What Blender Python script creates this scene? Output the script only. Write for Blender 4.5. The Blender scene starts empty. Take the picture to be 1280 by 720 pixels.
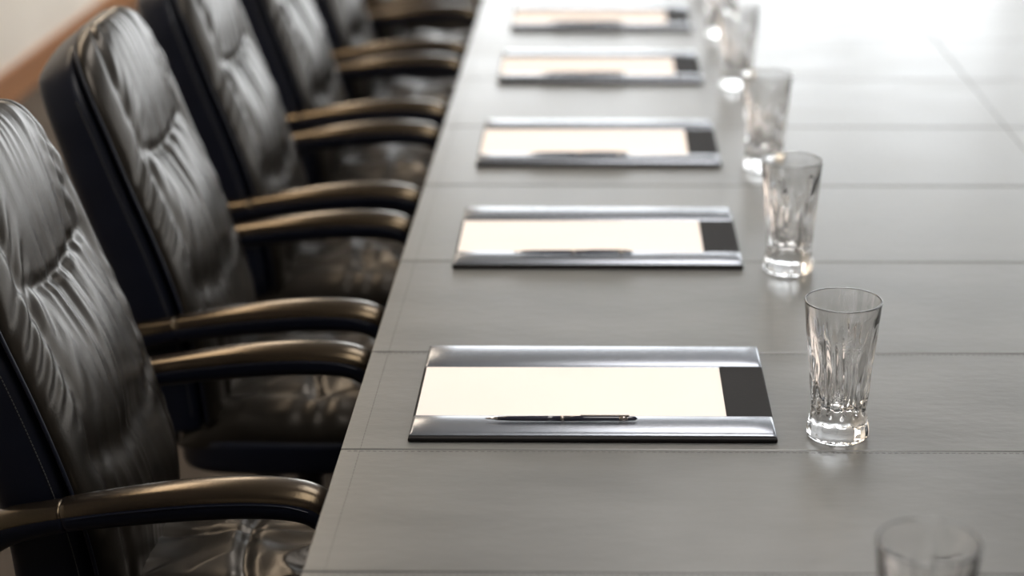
import bpy, bmesh, math
from mathutils import Vector, noise, Matrix
from math import sin, cos, pi, exp, radians

scene = bpy.context.scene
COL = scene.collection

# ------------------------------------------------------------ helpers
def link(ob, parent=None):
    COL.objects.link(ob)
    if parent is not None:
        ob.parent = parent
    return ob

def mesh_obj(name, verts, faces, mats, parent=None, smooth=True, fm=None):
    me = bpy.data.meshes.new(name)
    me.from_pydata(verts, [], faces)
    for m in mats:
        me.materials.append(m)
    if fm:
        for p, i in zip(me.polygons, fm):
            p.material_index = i
    if smooth:
        for p in me.polygons:
            p.use_smooth = True
    me.update()
    return link(bpy.data.objects.new(name, me), parent)

def bm_obj(name, bm, mats, parent=None, smooth=False):
    me = bpy.data.meshes.new(name)
    bmesh.ops.recalc_face_normals(bm, faces=bm.faces)
    bm.to_mesh(me); bm.free()
    for m in mats:
        me.materials.append(m)
    if smooth:
        for p in me.polygons:
            p.use_smooth = True
    return link(bpy.data.objects.new(name, me), parent)

def empty(name, loc=(0, 0, 0), rz=0.0):
    e = bpy.data.objects.new(name, None)
    e.empty_display_size = 0.1
    e.location = loc
    e.rotation_euler = (0, 0, rz)
    COL.objects.link(e)
    return e

def add_box(bm, lo, hi, bev=0.0, seg=2):
    lo = Vector(lo); hi = Vector(hi)
    c = (lo + hi) / 2; s = hi - lo
    r = bmesh.ops.create_cube(bm, size=1.0, matrix=Matrix.Translation(c) @ Matrix.Diagonal((s.x, s.y, s.z, 1)))
    vs = r['verts']
    if bev > 0:
        es = list({e for v in vs for e in v.link_edges})
        bmesh.ops.bevel(bm, geom=es, offset=bev, segments=seg, profile=0.5, affect='EDGES')

def box_obj(name, lo, hi, mat, bev=0.0, parent=None, seg=2):
    bm = bmesh.new(); add_box(bm, lo, hi, bev, seg)
    return bm_obj(name, bm, [mat], parent)

def smooth_path(pts, n):
    out = []
    P = [pts[0]] + list(pts) + [pts[-1]]
    m = len(pts) - 1
    for k in range(n + 1):
        t = k / n * m
        i = min(int(t), m - 1); f = t - i
        a, b, c, d = P[i], P[i + 1], P[i + 2], P[i + 3]
        out.append(tuple(0.5 * ((2 * b[j]) + (-a[j] + c[j]) * f + (2 * a[j] - 5 * b[j] + 4 * c[j] - d[j]) * f * f
                                + (-a[j] + 3 * b[j] - 3 * c[j] + d[j]) * f ** 3) for j in range(len(b))))
    return out

def sweep(path, ns=28, power=2.6, up=Vector((0, 0, 1)), side=None):
    V = []; F = []
    n = len(path)
    for i, p in enumerate(path):
        a = Vector(path[max(i - 1, 0)][:3]); b = Vector(path[min(i + 1, n - 1)][:3])
        t = (b - a).normalized()
        sd = side if side is not None else t.cross(up).normalized()
        u = sd.cross(t).normalized()
        c = Vector(p[:3])
        for k in range(ns):
            th = 2 * pi * k / ns
            cx = cos(th); sx = sin(th)
            ex = math.copysign(abs(cx) ** (2 / power), cx) * p[3]
            ey = math.copysign(abs(sx) ** (2 / power), sx) * p[4]
            V.append(tuple(c + sd * ex + u * ey))
    for i in range(n - 1):
        for k in range(ns):
            k2 = (k + 1) % ns
            F.append((i * ns + k, i * ns + k2, (i + 1) * ns + k2, (i + 1) * ns + k))
    F.append(tuple(range(ns))[::-1])
    F.append(tuple((n - 1) * ns + k for k in range(ns)))
    return V, F

# ------------------------------------------------------------ materials
def new_mat(name):
    m = bpy.data.materials.new(name); m.use_nodes = True
    nt = m.node_tree
    return m, nt, nt.nodes['Principled BSDF']

def simple_mat(name, col, rough=0.5, metal=0.0, spec=0.5):
    m, nt, b = new_mat(name)
    b.inputs['Base Color'].default_value = (*col, 1)
    b.inputs['Roughness'].default_value = rough
    b.inputs['Metallic'].default_value = metal
    b.inputs['Specular IOR Level'].default_value = spec
    return m

def noisy_mat(name, c1, c2, scale, rough, r2=None, bump=0.1, bscale=None, stretch=(1, 1, 1), spec=0.5, metal=0.0, detail=5, dist=0.001, tint=None):
    m, nt, b = new_mat(name)
    N = nt.nodes; L = nt.links
    tc = N.new('ShaderNodeTexCoord'); mp = N.new('ShaderNodeMapping')
    mp.inputs['Scale'].default_value = stretch
    L.new(tc.outputs['Object'], mp.inputs['Vector'])
    n1 = N.new('ShaderNodeTexNoise'); n1.inputs['Scale'].default_value = scale; n1.inputs['Detail'].default_value = detail
    L.new(mp.outputs['Vector'], n1.inputs['Vector'])
    cr = N.new('ShaderNodeValToRGB')
    cr.color_ramp.elements[0].position = 0.3; cr.color_ramp.elements[0].color = (*c1, 1)
    cr.color_ramp.elements[1].position = 0.7; cr.color_ramp.elements[1].color = (*c2, 1)
    L.new(n1.outputs['Fac'], cr.inputs['Fac']); L.new(cr.outputs['Color'], b.inputs['Base Color'])
    b.inputs['Metallic'].default_value = metal
    b.inputs['Specular IOR Level'].default_value = spec
    if tint: b.inputs['Specular Tint'].default_value = (*tint, 1)
    mr = N.new('ShaderNodeMapRange')
    mr.inputs['To Min'].default_value = rough; mr.inputs['To Max'].default_value = r2 if r2 else rough + 0.08
    L.new(n1.outputs['Fac'], mr.inputs['Value']); L.new(mr.outputs['Result'], b.inputs['Roughness'])
    if bump > 0:
        n2 = N.new('ShaderNodeTexNoise'); n2.inputs['Scale'].default_value = bscale or scale * 4; n2.inputs['Detail'].default_value = 4
        L.new(mp.outputs['Vector'], n2.inputs['Vector'])
        bp = N.new('ShaderNodeBump'); bp.inputs['Strength'].default_value = bump; bp.inputs['Distance'].default_value = dist
        L.new(n2.outputs['Fac'], bp.inputs['Height']); L.new(bp.outputs['Normal'], b.inputs['Normal'])
    return m

M_table = noisy_mat('table_leather', (0.100, 0.099, 0.093), (0.134, 0.133, 0.126), 6, 0.26, 0.37, 0.27, 40, (0.8, 1.5, 1), 0.5, detail=9, dist=0.0015)
M_seam = simple_mat('seam_dark', (0.02, 0.02, 0.02), 0.8)
M_thread = simple_mat('thread_grey', (0.08, 0.08, 0.075), 0.7)
M_cush = noisy_mat('cushion_leather', (0.006, 0.005, 0.004), (0.011, 0.009, 0.007), 14, 0.28, 0.37, 0.2, 260, spec=0.42, tint=(1, 0.90, 0.79))
M_shell = noisy_mat('shell_leather', (0.004, 0.005, 0.011), (0.006, 0.008, 0.017), 10, 0.36, 0.44, 0.2, 300, spec=0.30)
M_arm = noisy_mat('arm_leather', (0.009, 0.007, 0.005), (0.014, 0.010, 0.008), 10, 0.20, 0.26, 0.12, 260, spec=0.70, tint=(1, 0.76, 0.47))  # specular tint colours the arm highlights gold, standing in for warm light
M_base = simple_mat('base_black_metal', (0.02, 0.02, 0.022), 0.3, 0.6)
M_rubber = simple_mat('caster_rubber', (0.015, 0.015, 0.015), 0.6)
M_blot = noisy_mat('blotter_black', (0.006, 0.005, 0.005), (0.010, 0.009, 0.009), 30, 0.6, 0.7, 0.2, 300, spec=0.12)
M_rail = noisy_mat('blotter_rail_satin', (0.20, 0.215, 0.245), (0.25, 0.265, 0.295), 6, 0.23, 0.28, 0.1, 200, (0.5, 4, 1), metal=0.8)
M_paper = noisy_mat('paper_cream', (0.82, 0.735, 0.68), (0.845, 0.76, 0.705), 5, 0.85, 0.9, 0.0)
M_pen_d = simple_mat('pen_lacquer', (0.02, 0.02, 0.035), 0.15, 0.0, 0.6)
M_pen_g = simple_mat('pen_silver', (0.42, 0.37, 0.34), 0.22, 1.0)
M_wall = noisy_mat('wall_cream', (0.74, 0.69, 0.62), (0.80, 0.75, 0.68), 2, 0.8, 0.85, 0.05)
M_ceil = noisy_mat('ceiling_paint', (0.44, 0.44, 0.44), (0.48, 0.48, 0.48), 2, 0.85, 0.9, 0.0)
M_floor = noisy_mat('floor_carpet', (0.045, 0.036, 0.030), (0.07, 0.058, 0.048), 4, 0.9, 0.95, 0.4, 200)
M_wood = noisy_mat('wood_trim', (0.28, 0.12, 0.05), (0.42, 0.20, 0.09), 5, 0.4, 0.5, 0.1, 40, (1, 0.2, 6))
M_frame = simple_mat('window_frame_paint', (0.55, 0.55, 0.55), 0.5)

def emit_mat(name, col, s):
    m, nt, b = new_mat(name)
    b.inputs['Base Color'].default_value = (0.8, 0.8, 0.8, 1)
    b.inputs['Emission Color'].default_value = (*col, 1)
    b.inputs['Emission Strength'].default_value = s
    return m
M_win = emit_mat('window_daylight_far', (0.93, 0.97, 1.0), 5.0)
M_winr = emit_mat('window_daylight_side', (0.93, 0.97, 1.0), 3.3)
M_fillw = emit_mat('added_fill_warm', (1.0, 0.82, 0.62), 13.0)  # emitter for the added warm panels
M_filln = emit_mat('added_fill_soft', (1.0, 0.965, 0.93), 7.8)  # emitter for the unseen panels that brighten table and paper

m, nt, b = new_mat('crystal_glass'); M_glass = m
b.inputs['Base Color'].default_value = (1, 1, 1, 1)
b.inputs['Roughness'].default_value = 0.0
b.inputs['IOR'].default_value = 1.54
b.inputs['Transmission Weight'].default_value = 1.0

# ------------------------------------------------------------ room
XL, XR, YN, YF, ZC = -2.35, 4.6, -2.5, 11.0, 2.95
box_obj('floor', (XL - .1, YN - .1, -0.1), (XR + .1, YF + .1, 0), M_floor)
box_obj('ceiling', (XL - .1, YN - .1, ZC), (XR + .1, YF + .1, ZC + .1), M_ceil)
box_obj('wall_left', (XL - .1, YN, 0), (XL, YF, ZC), M_wall)
box_obj('wall_near', (XL, YN - .1, 0), (XR, YN, ZC), M_wall)
box_obj('baseboard_left', (XL, YN, 0), (XL + .02, YF, 0.14), M_wood, 0.004)

def wall_with_openings(name, axis, pos, a0, a1, opens, z0, z1):
    bm = bmesh.new()
    t = 0.1
    def bx(s, e, zz0, zz1):
        if e - s < 1e-4: return
        if axis == 'x': add_box(bm, (s, pos, zz0), (e, pos + t, zz1))
        else: add_box(bm, (pos, s, zz0), (pos + t, e, zz1))
    bx(a0, a1, 0, z0); bx(a0, a1, z1, ZC)
    cur = a0
    for (s, e) in opens:
        bx(cur, s, z0, z1); cur = e
    bx(cur, a1, z0, z1)
    bm_obj(name, bm, [M_wall])

far_open = [(-1.0, 0.4), (0.55, 2.35), (2.5, 4.4)]
wall_with_openings('wall_far', 'x', YF, XL, XR, far_open, 0.7, 2.75)
right_open = [(2.6, 4.9), (5.2, 7.5), (7.8, 10.4)]
wall_with_openings('wall_right', 'y', XR, YN, YF, right_open, 0.8, 2.65)
wn = 1
for (s, e) in far_open:
    w = empty('window_%d' % wn); wn += 1
    box_obj('pane', (s, YF + .05, 0.7), (e, YF + .06, 2.75), M_win, 0, w)
    for nm, lo, hi in (('mullion', ((s + e) / 2 - .02, YF + .01, 0.7), ((s + e) / 2 + .02, YF + .045, 2.75)),
                       ('sill', (s, YF, 0.70), (e, YF + .045, 0.75)), ('head', (s, YF, 2.70), (e, YF + .045, 2.75))):
        box_obj(nm, lo, hi, M_frame, 0, w)
for (s, e) in right_open:
    w = empty('window_%d' % wn); wn += 1
    box_obj('pane', (XR + .05, s, 0.8), (XR + .06, e, 2.65), M_winr, 0, w)
    for nm, lo, hi in (('mullion', (XR + .01, (s + e) / 2 - .02, 0.8), (XR + .045, (s + e) / 2 + .02, 2.65)),
                       ('sill', (XR, s, 0.80), (XR + .045, e, 0.85)), ('head', (XR, s, 2.60), (XR + .045, e, 2.65))):
        box_obj(nm, lo, hi, M_frame, 0, w)

def fill_panel(x0, x1, y0, y1, mat):  # unseen glowing ceiling panel used as fill light
    c = empty('ceiling_fill_panel', ((x0 + x1) / 2, (y0 + y1) / 2, ZC))
    hx = (x1 - x0) / 2; hy = (y1 - y0) / 2
    box_obj('fill_face', (-hx, -hy, -0.03), (hx, hy, -0.012), mat, 0, c)
    bm = bmesh.new()
    t = 0.02
    add_box(bm, (-hx - t, -hy - t, -0.035), (-hx, hy + t, 0)); add_box(bm, (hx, -hy - t, -0.035), (hx + t, hy + t, 0))
    add_box(bm, (-hx, -hy - t, -0.035), (hx, -hy, 0)); add_box(bm, (-hx, hy, -0.035), (hx, hy + t, 0))
    bm_obj('fill_rim', bm, [M_frame], c)
fill_panel(-1.90, -1.50, 3.2, 5.6, M_fillw)  # unseen warm panel, added for gold highlights on the arm tops
fill_panel(-1.90, -1.50, 6.4, 9.6, M_fillw)  # second added warm panel, mirrored in the arm tops
fill_panel(0.0, 0.9, 0.6, 2.6, M_filln)  # unseen panel that brightens the near paper from overhead
fill_panel(0.0, 0.9, 3.4, 5.2, M_filln)  # added to brighten the far paper, kept out of the table reflection

# ------------------------------------------------------------ conference table
TZ = 0.75
TX0, TX1, TY0, TY1 = -0.345, 1.95, -1.3, 8.3
tab = empty('conference_table', (0, 0, 0))
seams_y = [TY0, -0.9, -0.45, 0.0, 0.42, 0.83, 1.24, 1.64, 2.008, 2.361, 2.728, 3.173, 3.656, 4.13, 4.60, 5.08, 5.56, 6.04, 6.52, 7.0, 7.48, 7.96, TY1]
seams_x = [TX0, 0.90, TX1]
bm = bmesh.new()
g = 0.0009
for i in range(len(seams_y) - 1):
    for j in range(len(seams_x) - 1):
        add_box(bm, (seams_x[j] + (g if j else 0), seams_y[i] + g, TZ - 0.02), (seams_x[j + 1] - (g if j == 0 else 0), seams_y[i + 1] - g, TZ), 0.0022, 3)
bm_obj('leather_top', bm, [M_table], tab)
bm = bmesh.new()
add_box(bm, (TX0 + .004, TY0 + .004, TZ - 0.05), (TX1 - .004, TY1 - .004, TZ - 0.004))
bm_obj('substrate', bm, [M_seam], tab)
bm = bmesh.new()
for yy in seams_y[7:14]:
    x = TX0 + .01
    while x < 1.35:
        add_box(bm, (x, yy - 0.0075, TZ - 0.001), (x + 0.005, yy - 0.0066, TZ + 0.0003))
        x += 0.0085
y = 1.6
while y < 5.2:
    add_box(bm, (TX0 + 0.026, y, TZ - 0.001), (TX0 + 0.0268, y + 0.006, TZ + 0.0003))
    y += 0.010
bm_obj('stitching', bm, [M_thread], tab)
for y0 in (-0.6, 3.2, 7.0):
    box_obj('pedestal', (0.35, y0, 0.0), (1.25, y0 + 0.6, TZ - 0.05), M_base, 0.01, tab)
box_obj('apron', (TX0 + .05, TY0 + .05, TZ - .09), (TX1 - .05, TY1 - .05, TZ - .05), M_base, 0.004, tab)

# ------------------------------------------------------------ chair meshes
def nz(x, y, z=0.0):
    return noise.noise(Vector((x, y, z)))
def G(x, w): return exp(-(x / w) ** 2)
def sstep(a, b, x):
    t = max(0, min(1, (x - a) / (b - a))); return t * t * (3 - 2 * t)

prof = smooth_path([(-0.100, 0.44), (-0.108, 0.55), (-0.128, 0.66), (-0.163, 0.78), (-0.206, 0.90), (-0.245, 1.01), (-0.281, 1.095), (-0.304, 1.13)], 240)
def prof_at(s):
    f = s * 240; i = min(int(f), 239); t = f - i
    a, b = prof[i], prof[i + 1]
    p = Vector((a[0] + (b[0] - a[0]) * t, 0, a[1] + (b[1] - a[1]) * t))
    i0 = max(i - 3, 0); i1 = min(i + 4, 240)
    tg = Vector((prof[i1][0] - prof[i0][0], 0, prof[i1][1] - prof[i0][1])).normalized()
    nrm = Vector((tg.z, 0, -tg.x))
    return p, tg, nrm
def bw(s):
    w = 0.214 + 0.014 * sin(pi * min(1, s / 0.9))
    if s > 0.70:
        t = (s - 0.70) / 0.30
        w *= max(0.0, 1 - t ** 2.4) ** (1 / 2.2)
    return w

def back_wr(u, s):
    au = abs(u)
    s0 = 0.615 - 0.030 * (1 - u * u) + 0.04 * nz(u * 1.6, 3.1)
    s1 = 0.30 + 0.03 * u * u + 0.03 * nz(u * 2, 9.1)
    h = 0
    inner = 1 - sstep(0.45, 0.80, au)
    h -= 0.007 * G(s - s0, 0.016) * inner
    h -= 0.010 * G(s - s0, 0.07) * inner
    h -= 0.008 * G(s - s1, 0.032) * (1 - sstep(0.7, 0.95, au))
    wx = u * 4.6 + 1.5 * nz(u * 1.3, s * 1.6, 4.0)
    fold = 1 - 2.2 * abs(nz(wx, s * 1.3, 1.0))
    fold2 = 1 - 2.0 * abs(nz(wx * 2.0, s * 2.0, 7.0))
    amp = 0.28 + 0.90 * exp(-abs(s - s0) / 0.15) + 0.6 * exp(-abs(s - s1) / 0.08)
    h += (0.0050 * fold + 0.0015 * fold2) * amp * inner
    h += 0.007 * nz(u * 1.8, s * 3.2, 2.0)
    h -= 0.008 * G(au - 0.70, 0.06)
    win = sstep(0.62, 0.84, au) * (1 - sstep(0.96, 1.0, au))
    ph = s * 16 + au * 2.6 + 2.2 * nz(s * 4, u * 1.5, 5.0)
    rib = sin(2 * pi * ph)
    m_ = max(0.0, 0.40 + 1.5 * nz(s * 6, u * 1.5, 3.0))
    h += 0.0030 * rib * win * m_ * sstep(0.1, 0.25, s) * (1 - sstep(0.70, 0.86, s))
    dgl = sin(2 * pi * (s * 10 + au * 3.0 + 1.8 * nz(s * 3, u * 2, 8.0)))
    h += 0.0018 * dgl * G(au - 0.60, 0.14) * (0.3 + G(s - s0, 0.16))
    return h

def grid_faces(nu, ns):
    return [(j * nu + i, j * nu + i + 1, (j + 1) * nu + i + 1, (j + 1) * nu + i) for j in range(ns - 1) for i in range(nu - 1)]

def build_back_cushion():
    NU, NS = 150, 230
    V = []
    for j in range(NS):
        s = j / (NS - 1) * 0.9985
        p, tg, n = prof_at(s)
        w = bw(s)
        tt = max(0, (s - 0.84) / 0.16)
        es = max(0, 1 - tt ** 3) ** 0.5
        eb = sstep(0, 0.03, s)
        for i in range(NU):
            a = (i / (NU - 1)) * 2 - 1
            u = sin(a * pi / 2) * 0.35 + a * 0.65
            e = max(0.0, 1 - abs(u) ** 4.0) ** 0.45
            h = 0.006 + 0.036 * e * es * (0.3 + 0.7 * eb)
            lum = 0.008 * G(s - 0.42, 0.10) + 0.012 * G(s - 0.17, 0.09) + 0.010 * G(s - 0.82, 0.14)
            h += (lum * (1 - u * u)) * es
            h += back_wr(u, s) * e * es * eb
            q = p + n * h + Vector((0, w * u * (1.0 + 0.02 * e), 0))
            V.append(tuple(q))
    return V, [tuple(reversed(f)) for f in grid_faces(NU, NS)]

def shell_th(s):
    tt = max(0, (s - 0.78) / 0.22)
    return (0.072 - 0.024 * min(1, s * 1.2)) * (0.45 + 0.55 * max(0, 1 - tt ** 2.5) ** 0.5)

def build_back_shell():
    NS, NA = 90, 64
    V = []; F = []
    for j in range(NS):
        s = j / (NS - 1)
        s = min(s, 0.9985)
        p, tg, n = prof_at(s)
        w = bw(s) * 1.012 + 0.001
        th = shell_th(s)
        for k in range(NA):
            a = 2 * pi * k / NA
            c, d = cos(a), sin(a)
            yy = math.copysign(abs(c) ** (2 / 6.0), c) * w
            nn = math.copysign(abs(d) ** (2 / 4.2), d) * th - th + 0.012
            V.append(tuple(p + n * nn + Vector((0, yy, 0))))
    for j in range(NS - 1):
        for k in range(NA):
            k2 = (k + 1) % NA
            F.append((j * NA + k, j * NA + k2, (j + 1) * NA + k2, (j + 1) * NA + k))
    F.append(tuple(range(NA))); F.append(tuple((NS - 1) * NA + k for k in range(NA))[::-1])
    return V, F

def seat_wr(u, v):
    au = abs(u)
    h = 0
    q = 1.8 * u + 0.8 * nz(u * 1.2, v * 1.2, 4.0); r = 1.5 * v + 0.8 * nz(u * 1.3, v * 1.3, 14.0)
    fold = 1 - 2.2 * abs(nz(q + 0.5 * r, r - 0.3 * q, 11.0))
    fold2 = 1 - 2.0 * abs(nz(q * 2.0 - r * 0.6, r * 1.5, 17.0))
    inner = 1 - sstep(0.66, 0.86, au)
    h += (0.010 * fold + 0.0035 * fold2) * (0.35 + 0.65 * inner)
    h -= 0.010 * G(v + 0.05 - 0.15 * u * u, 0.05) * inner
    h -= 0.008 * G(au - 0.68, 0.07)
    h -= 0.009 * G(u - 0.02, 0.045) * inner
    ph = v * 3.5 + au * 1.2 + 1.8 * nz(v * 2.2, u, 5.0)
    h += 0.0025 * sin(2 * pi * ph) * sstep(0.66, 0.86, au)
    return h

def build_seat():
    NU, NS = 120, 130
    V = []
    for j in range(NS):
        b_ = (j / (NS - 1)) * 2 - 1
        v = sin(b_ * pi / 2) * 0.4 + b_ * 0.6
        for i in range(NU):
            a = (i / (NU - 1)) * 2 - 1
            u = sin(a * pi / 2) * 0.4 + a * 0.6
            e = (max(0.0, 1 - abs(u) ** 4.0) * max(0.0, 1 - abs(v) ** 5)) ** 0.45
            k = 1 - 0.05 * (u * u * v * v)
            x = 0.09 + 0.25 * v * k
            y = 0.222 * u * k
            z = 0.405 + 0.090 * e + seat_wr(u, v) * e
            V.append((x, y, z))
    return V, grid_faces(NU, NS)

def superellipse_pad(cx, cy, hx, hy, z0, z1, n=5.0, NA=72, rings=10):
    V = []; F = []
    for j in range(rings):
        f = -1 + 2 * j / (rings - 1)
        sc = max(0.0, 1 - abs(f) ** 5) ** 0.3
        sc = 0.90 + 0.10 * sc
        z = (z0 + z1) / 2 + f * (z1 - z0) / 2
        for k in range(NA):
            a = 2 * pi * k / NA
            c, d = cos(a), sin(a)
            V.append((cx + math.copysign(abs(c) ** (2 / n), c) * hx * sc, cy + math.copysign(abs(d) ** (2 / n), d) * hy * sc, z))
    for j in range(rings - 1):
        for k in range(NA):
            k2 = (k + 1) % NA
            F.append((j * NA + k, j * NA + k2, (j + 1) * NA + k2, (j + 1) * NA + k))
    F.append(tuple(range(NA))[::-1]); F.append(tuple((rings - 1) * NA + k for k in range(NA)))
    return V, F

def arm_parts(sy):
    y0 = 0.264 * sy
    pad = smooth_path([(-0.118, y0, 0.652, 0.026, 0.023), (-0.05, y0, 0.662, 0.029, 0.0250), (0.04, y0, 0.673, 0.032, 0.027),
                       (0.12, y0, 0.678, 0.033, 0.0275), (0.18, y0, 0.676, 0.033, 0.027), (0.215, y0, 0.668, 0.032, 0.0265), (0.236, y0, 0.652, 0.030, 0.024),
                       (0.246, y0, 0.634, 0.024, 0.016)], 60)
    pad = [(pad[0][0] - 0.005, y0, pad[0][2] - 0.001, 0.021, 0.017)] + pad
    rear = smooth_path([(-0.310, y0 - 0.030 * sy, 0.540, 0.018, 0.036), (-0.265, y0 - 0.014 * sy, 0.590, 0.022, 0.031), (-0.205, y0 - 0.003 * sy, 0.630, 0.024, 0.026), (-0.120, y0, 0.651, 0.0245, 0.0220)], 30)
    side = Vector((0, -1, 0))
    return sweep(pad, 32, 2.3, side=side), sweep(rear, 32, 2.3, side=side)

def data(name, VF, mat, mat2=None, low=None):
    me = bpy.data.meshes.new(name)
    me.from_pydata(VF[0], [], VF[1]); me.materials.append(mat)
    if mat2: me.materials.append(mat2)
    for p in me.polygons: p.use_smooth = True
    me.update()
    bm = bmesh.new(); bm.from_mesh(me)
    if len(VF[1]) < 20000:
        bmesh.ops.recalc_face_normals(bm, faces=bm.faces)
    bm.to_mesh(me); bm.free()
    if low:
        for p in me.polygons: p.material_index = 1 if low(p) else 0
    return me

D = {}
D['back_cushion'] = data('back_cushion', build_back_cushion(), M_cush)
D['back_shell'] = data('back_shell', build_back_shell(), M_shell)
D['seat_cushion'] = data('seat_cushion', build_seat(), M_cush)
D['seat_shell'] = data('seat_shell', superellipse_pad(0.09, 0, 0.252, 0.226, 0.35, 0.425), M_shell)
for sy, nm in ((-1, 'right'), (1, 'left')):
    a, b_ = arm_parts(sy)
    ns = 32
    for key, VF in (('arm_pad_', a), ('arm_rear_', b_)):
        nf = len(VF[1])
        D[key + nm] = data(key, VF, M_arm, M_shell, low=lambda p, nf=nf: (p.index < nf - 2 and ((p.index % ns) >= 15 or (p.index % ns) < 1)))

pp = []
for j in range(0, 86):
    s = 0.03 + j / 85 * 0.96
    p, tg, n = prof_at(s); pp.append(p + n * 0.010 + Vector((0, -bw(s) * 1.02 - 0.001, 0)))
for j in range(85, -1, -1):
    s = 0.03 + j / 85 * 0.96
    p, tg, n = prof_at(s); pp.append(p + n * 0.010 + Vector((0, bw(s) * 1.02 + 0.001, 0)))
def curve_mesh(name, polys, r, mat):
    cu = bpy.data.curves.new(name, 'CURVE'); cu.dimensions = '3D'; cu.bevel_depth = r; cu.bevel_resolution = 2
    for pts in polys:
        sp = cu.splines.new('POLY'); sp.points.add(len(pts) - 1)
        for q, v in zip(sp.points, pts): q.co = (*v, 1)
    cu.materials.append(mat)
    return cu
D['back_piping'] = curve_mesh('back_piping', [pp], 0.0030, M_shell)
polys = []
for sy in (-1, 1):
    for off in (-1, 1):
        path = smooth_path([(-0.115, 0.0255, 0.654), (-0.05, 0.0285, 0.665), (0.04, 0.0315, 0.676), (0.12, 0.0325, 0.681), (0.18, 0.0325, 0.679), (0.215, 0.0315, 0.670)], 30)
        polys.append([(x, 0.264 * sy + off * hw, z) for x, hw, z in path])
D['arm_piping'] = curve_mesh('arm_piping', polys, 0.0015, M_shell)
bm = bmesh.new()
for j in range(110):
    s = 0.05 + j / 110 * 0.72
    p, tg, n = prof_at(s)
    for sy in (-1, 1):
        c = p + n * (-0.016) + Vector((0, sy * (bw(s) * 1.012 + 0.0004), 0))
        c2 = c + tg * 0.0038
        vs = [bm.verts.new(q) for q in (c - n * .0006, c + n * .0006, c2 + n * .0006, c2 - n * .0006)]
        vs2 = [bm.verts.new(v.co + Vector((0, sy * 0.0008, 0))) for v in vs]
        bm.faces.new(vs2)
        for k in range(4):
            bm.faces.new((vs[k], vs[(k + 1) % 4], vs2[(k + 1) % 4], vs2[k]))
me = bpy.data.meshes.new('back_stitching'); bm.to_mesh(me); bm.free(); me.materials.append(M_thread); D['back_stitching'] = me

bm = bmesh.new()
def cyl(bm, c, r1, r2, h, axis='z', seg=24):
    mt = Matrix.Translation(c)
    if axis == 'y': mt = mt @ Matrix.Rotation(pi / 2, 4, 'X')
    bmesh.ops.create_cone(bm, cap_ends=True, segments=seg, radius1=r1, radius2=r2, depth=h, matrix=mt)
cyl(bm, (0.05, 0, 0.23), 0.026, 0.026, 0.24)
cyl(bm, (0.05, 0, 0.15), 0.036, 0.032, 0.12)
add_box(bm, (-0.08, -0.09, 0.315), (0.18, 0.09, 0.36), 0.008)
add_box(bm, (-0.22, -0.035, 0.33), (-0.05, 0.035, 0.36), 0.006)
add_box(bm, (-0.245, -0.035, 0.33), (-0.215, 0.035, 0.56), 0.006)
me = bpy.data.meshes.new('base_column'); bm.to_mesh(me); bm.free(); me.materials.append(M_base); D['base_column'] = me
Vs, Fs = [], []
for k in range(5):
    a = 2 * pi * k / 5 + 0.3
    path = [(0.05 + cos(a) * r, sin(a) * r, z, w, h) for r, z, w, h in ((0.02, 0.125, 0.028, 0.022), (0.12, 0.118, 0.024, 0.018), (0.22, 0.095, 0.019, 0.013), (0.29, 0.078, 0.016, 0.010))]
    v, f = sweep(smooth_path(path, 10), 14, 3)
    o = len(Vs); Vs += v; Fs += [tuple(i + o for i in ff) for ff in f]
D['star_base'] = data('star_base', (Vs, Fs), M_base)
bm = bmesh.new()
for k in range(5):
    a = 2 * pi * k / 5 + 0.3
    x, y = 0.05 + cos(a) * 0.285, sin(a) * 0.285
    for d in (-0.016, 0.016):
        cyl(bm, (x, y + d, 0.028), 0.028, 0.028, 0.018, 'y', 24)
    cyl(bm, (x, y, 0.055), 0.009, 0.009, 0.05)
me = bpy.data.meshes.new('casters'); bm.to_mesh(me); bm.free(); me.materials.append(M_rubber); D['casters'] = me

def chair(y, x=-0.603, rz=0.0):
    e = empty('office_chair', (x, y, 0), rz)
    for k, d in D.items():
        link(bpy.data.objects.new(k, d), e)
for i, (y, dx, rz) in enumerate([(1.795, 0, 0), (2.626, 0, 0.0), (3.36, 0, 0.0), (4.09, 0, 0.008), (4.84, 0, -0.01), (5.575, 0, 0), (6.31, 0, 0.01), (7.05, 0, 0)]):
    chair(y, -0.603 + dx, rz)

# ------------------------------------------------------------ blotters, paper, pens
def rail_mesh(y0, y1, x0, x1, z0, hh):
    V = []; F = []; n = 22; xs = [x0, x0 + 0.0015, x0 + 0.005] + [x0 + (x1 - x0) * k / 12 for k in range(1, 12)] + [x1 - 0.005, x1 - 0.0015, x1]
    for xi, x in enumerate(xs):
        edge = min(x - x0, x1 - x) / 0.005
        ez = (max(0, 1 - (1 - min(1, edge)) ** 2)) ** 0.5
        for k in range(n):
            a = pi * k / (n - 1)
            yy = (y0 + y1) / 2 - cos(a) * (y1 - y0) / 2
            V.append((x, yy, z0 + (sin(a) ** 0.9) * hh * (0.35 + 0.65 * ez)))
    m_ = len(xs)
    for i in range(m_ - 1):
        for k in range(n - 1):
            F.append((i * n + k, (i + 1) * n + k, (i + 1) * n + k + 1, i * n + k + 1))
        F.append((i * n, i * n + n - 1, (i + 1) * n + n - 1, (i + 1) * n))
    F.append(tuple(range(n))); F.append(tuple((m_ - 1) * n + k for k in range(n))[::-1])
    return V, F

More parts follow.
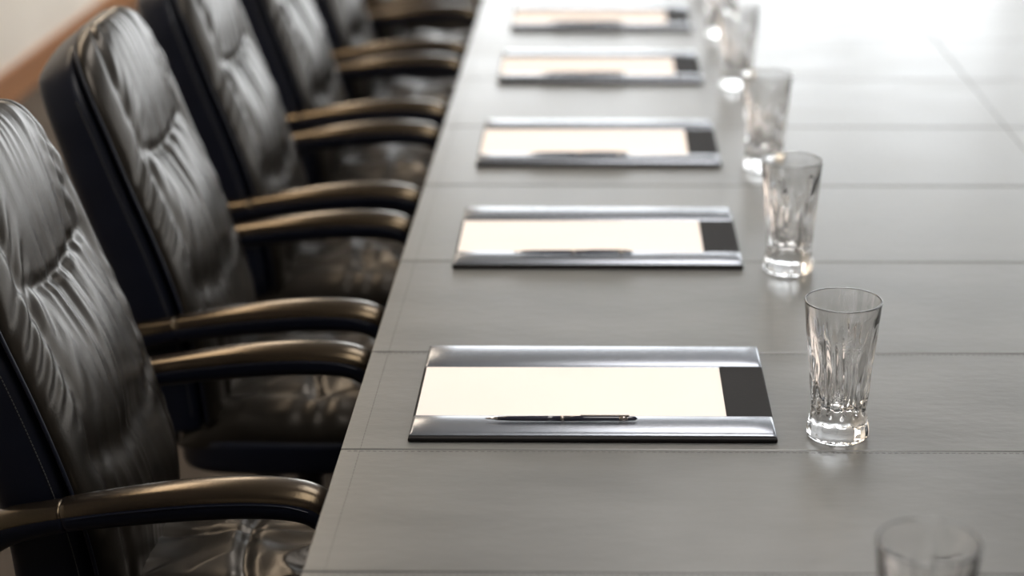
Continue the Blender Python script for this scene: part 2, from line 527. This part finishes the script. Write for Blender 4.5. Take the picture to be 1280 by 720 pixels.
def blotter(y0, x0, x1, dep=0.355, pen=True, rz=0.0):
    W = x1 - x0
    cx, cy = (x0 + x1) / 2, y0 + dep / 2
    zb = TZ + 0.0006
    e = empty('desk_blotter', (cx, cy, zb), rz)
    hx, hy = W / 2, dep / 2
    box_obj('board', (-hx, -hy, 0.0), (hx, hy, 0.0060), M_blot, 0.002, e, 3)
    def ro(nm, a, b2, hh):
        V, F = rail_mesh(a, b2, -hx + 0.001, hx - 0.001, 0.0055, hh)
        o = mesh_obj(nm, V, F, [M_rail], e)
        bmm = bmesh.new(); bmm.from_mesh(o.data); bmesh.ops.recalc_face_normals(bmm, faces=bmm.faces); bmm.to_mesh(o.data); bmm.free()
    ro('rail_front', -hy + 0.008, -hy + 0.076, 0.0080)
    ro('rail_back', hy - 0.093, hy - 0.004, 0.0075)
    box_obj('side_flap', (hx - 0.064, -hy + 0.076, 0.0058), (hx - 0.0015, hy - 0.091, 0.0082), M_blot, 0.001, e)
    pe = empty('paper_sheet', (cx, cy, zb), rz)
    box_obj('sheets', (-hx + 0.004, -hy + 0.0765, 0.0061), (hx - 0.0645, hy - 0.0935, 0.0073), M_paper, 0.0003, pe)
    if pen:
        p = empty('pen', (cx - 0.042, cy - hy + 0.042, zb + 0.0180), rz + 0.006)
        prof_p = [(-0.105, 0.0006), (-0.1, 0.0014), (-0.088, 0.0026), (-0.07, 0.0033), (-0.02, 0.0037), (0.0, 0.0038), (0.03, 0.0038), (0.09, 0.0034), (0.1, 0.0028), (0.103, 0.0008)]
        def lathe(nm, pr, mat):
            V = []; F = []; n = 18
            for x, r in pr:
                for k in range(n):
                    a = 2 * pi * k / n; V.append((x, cos(a) * r, sin(a) * r))
            for i in range(len(pr) - 1):
                for k in range(n):
                    k2 = (k + 1) % n; F.append((i * n + k, (i + 1) * n + k, (i + 1) * n + k2, i * n + k2))
            F.append(tuple(range(n))); F.append(tuple((len(pr) - 1) * n + k for k in range(n))[::-1])
            mesh_obj(nm, V, F, [mat], p)
        lathe('barrel', prof_p[2:6], M_pen_d)
        lathe('tip', prof_p[:3], M_pen_g)
        lathe('ring', [(-0.002, 0.0041), (0.003, 0.0041)], M_pen_g)
        lathe('cap', prof_p[5:], M_pen_d)
        lathe('cap_band', [(0.078, 0.0039), (0.090, 0.0037)], M_pen_g)
        box_obj('clip', (0.025, -0.0010, 0.0036), (0.092, 0.0010, 0.0050), M_pen_g, 0.0003, p)

blotter(1.575, -0.255, 0.245, pen=False)
blotter(2.383, -0.257, 0.243)
blotter(3.125, -0.251, 0.249)
blotter(3.787, -0.251, 0.251, 0.375)
blotter(4.545, -0.246, 0.252)
blotter(5.188, -0.242, 0.254)
blotter(5.93, -0.245, 0.255)

# ------------------------------------------------------------ cut crystal tumblers
def build_glass():
    NA = 196
    outer = smooth_path([(0.0395, 0.0), (0.0425, 0.004), (0.0430, 0.014), (0.0405, 0.026), (0.0380, 0.036), (0.0384, 0.046), (0.0400, 0.06), (0.0430, 0.085), (0.0457, 0.115), (0.0482, 0.15), (0.0505, 0.18), (0.0518, 0.193)], 120)
    V = []; F = []
    V.append((0, 0, 0.003))
    rings = []
    for r in (0.012, 0.028, 0.036):
        rings.append([(r * cos(2 * pi * k / NA), r * sin(2 * pi * k / NA), 0.003 if r < 0.03 else 0.0012) for k in range(NA)])
    def tri(x):
        x = x % 1.0
        return abs(2 * x - 1)
    for r, z in outer:
        ring = []
        for k in range(NA):
            a = k / NA
            id1 = int(a * 14 + 0.5) % 14; id2 = int(a * 14) % 14
            wob = 0.003 * sin(z * 60 + 2 * pi * a * 3)
            c1 = max(0.0, 1 - 1.5 * (1 - tri(a * 14 + wob * 14)))
            c2 = max(0.0, 1 - 2.0 * (1 - tri(a * 14 + 0.5 + wob * 14)))
            top1 = 0.164 + 0.014 * sin(id1 * 2.3); top2 = 0.135 + 0.026 * sin(id2 * 4.1 + 1)
            low2 = 0.052 + 0.012 * sin(id2 * 3.3)
            w1 = sstep(0.034, 0.044, z) * (1 - sstep(top1 - 0.06, top1 + 0.006, z))
            w2 = sstep(low2, low2 + 0.03, z) * (1 - sstep(top2 - 0.04, top2 + 0.008, z))
            mod = 1 + 0.25 * sin(z * 130 + id1 * 1.7)
            wf = sstep(0.002, 0.006, z) * (1 - sstep(0.022, 0.034, z))
            rr = r - w1 * 0.0060 * c1 * mod - w2 * 0.0050 * c2 * mod - wf * 0.0009 * tri(a * 14)
            ring.append((rr * cos(2 * pi * a), rr * sin(2 * pi * a), z))
        rings.append(ring)
    r0 = outer[-1][0]
    for dr, dz in ((-0.0003, 0.0012), (-0.0009, 0.0018), (-0.0016, 0.0018), (-0.0021, 0.0011), (-0.0023, 0.0)):
        rings.append([((r0 + dr) * cos(2 * pi * k / NA), (r0 + dr) * sin(2 * pi * k / NA), 0.193 + dz) for k in range(NA)])
    inner = smooth_path([(0.0478, 0.18), (0.0425, 0.15), (0.0368, 0.115), (0.0328, 0.085), (0.0292, 0.060), (0.0255, 0.049), (0.018, 0.043), (0.006, 0.0415)], 50)
    for r, z in inner:
        rings.append([(r * cos(2 * pi * k / NA), r * sin(2 * pi * k / NA), z) for k in range(NA)])
    for rg in rings: V += rg
    for k in range(NA):
        F.append((0, 1 + (k + 1) % NA, 1 + k))
    for i in range(len(rings) - 1):
        for k in range(NA):
            k2 = (k + 1) % NA
            F.append((1 + i * NA + k, 1 + i * NA + k2, 1 + (i + 1) * NA + k2, 1 + (i + 1) * NA + k))
    V.append((0, 0, 0.0413)); L_ = len(V) - 1; o = 1 + (len(rings) - 1) * NA
    for k in range(NA):
        F.append((o + k, o + (k + 1) % NA, L_))
    return V, F
gm = data('tumbler', build_glass(), M_glass)
bm = bmesh.new(); bm.from_mesh(gm); bmesh.ops.recalc_face_normals(bm, faces=bm.faces); bm.to_mesh(gm); bm.free()
for i, (x, y) in enumerate([(0.325, 1.70), (0.327, 2.415), (0.326, 3.13), (0.338, 3.79), (0.331, 4.53), (0.330, 5.15), (0.33, 5.9)]):
    o = bpy.data.objects.new('drinking_glass', gm)
    o.location = (x, y, TZ + 0.0006); o.rotation_euler = (0, 0, i * 0.7)
    COL.objects.link(o)

# ------------------------------------------------------------ world, camera
w = bpy.data.worlds.new('World'); scene.world = w; w.use_nodes = True
w.node_tree.nodes['Background'].inputs['Color'].default_value = (0.8, 0.88, 1.0, 1)
w.node_tree.nodes['Background'].inputs['Strength'].default_value = 1.0

cam = bpy.data.cameras.new('camera'); co = bpy.data.objects.new('camera', cam); COL.objects.link(co)
co.location = (0, 0, 1.79)
co.rotation_euler = (radians(90 - 18.95), 0, radians(0.5))
cam.sensor_width = 36; cam.lens = 2398 / 1280 * 36
cam.shift_x = -88 / 1280
cam.clip_start = 0.05
cam.dof.use_dof = True; cam.dof.focus_distance = 2.64; cam.dof.aperture_fstop = 2.0
scene.camera = co
scene.view_settings.view_transform = 'Standard'
scene.view_settings.exposure = 0.0
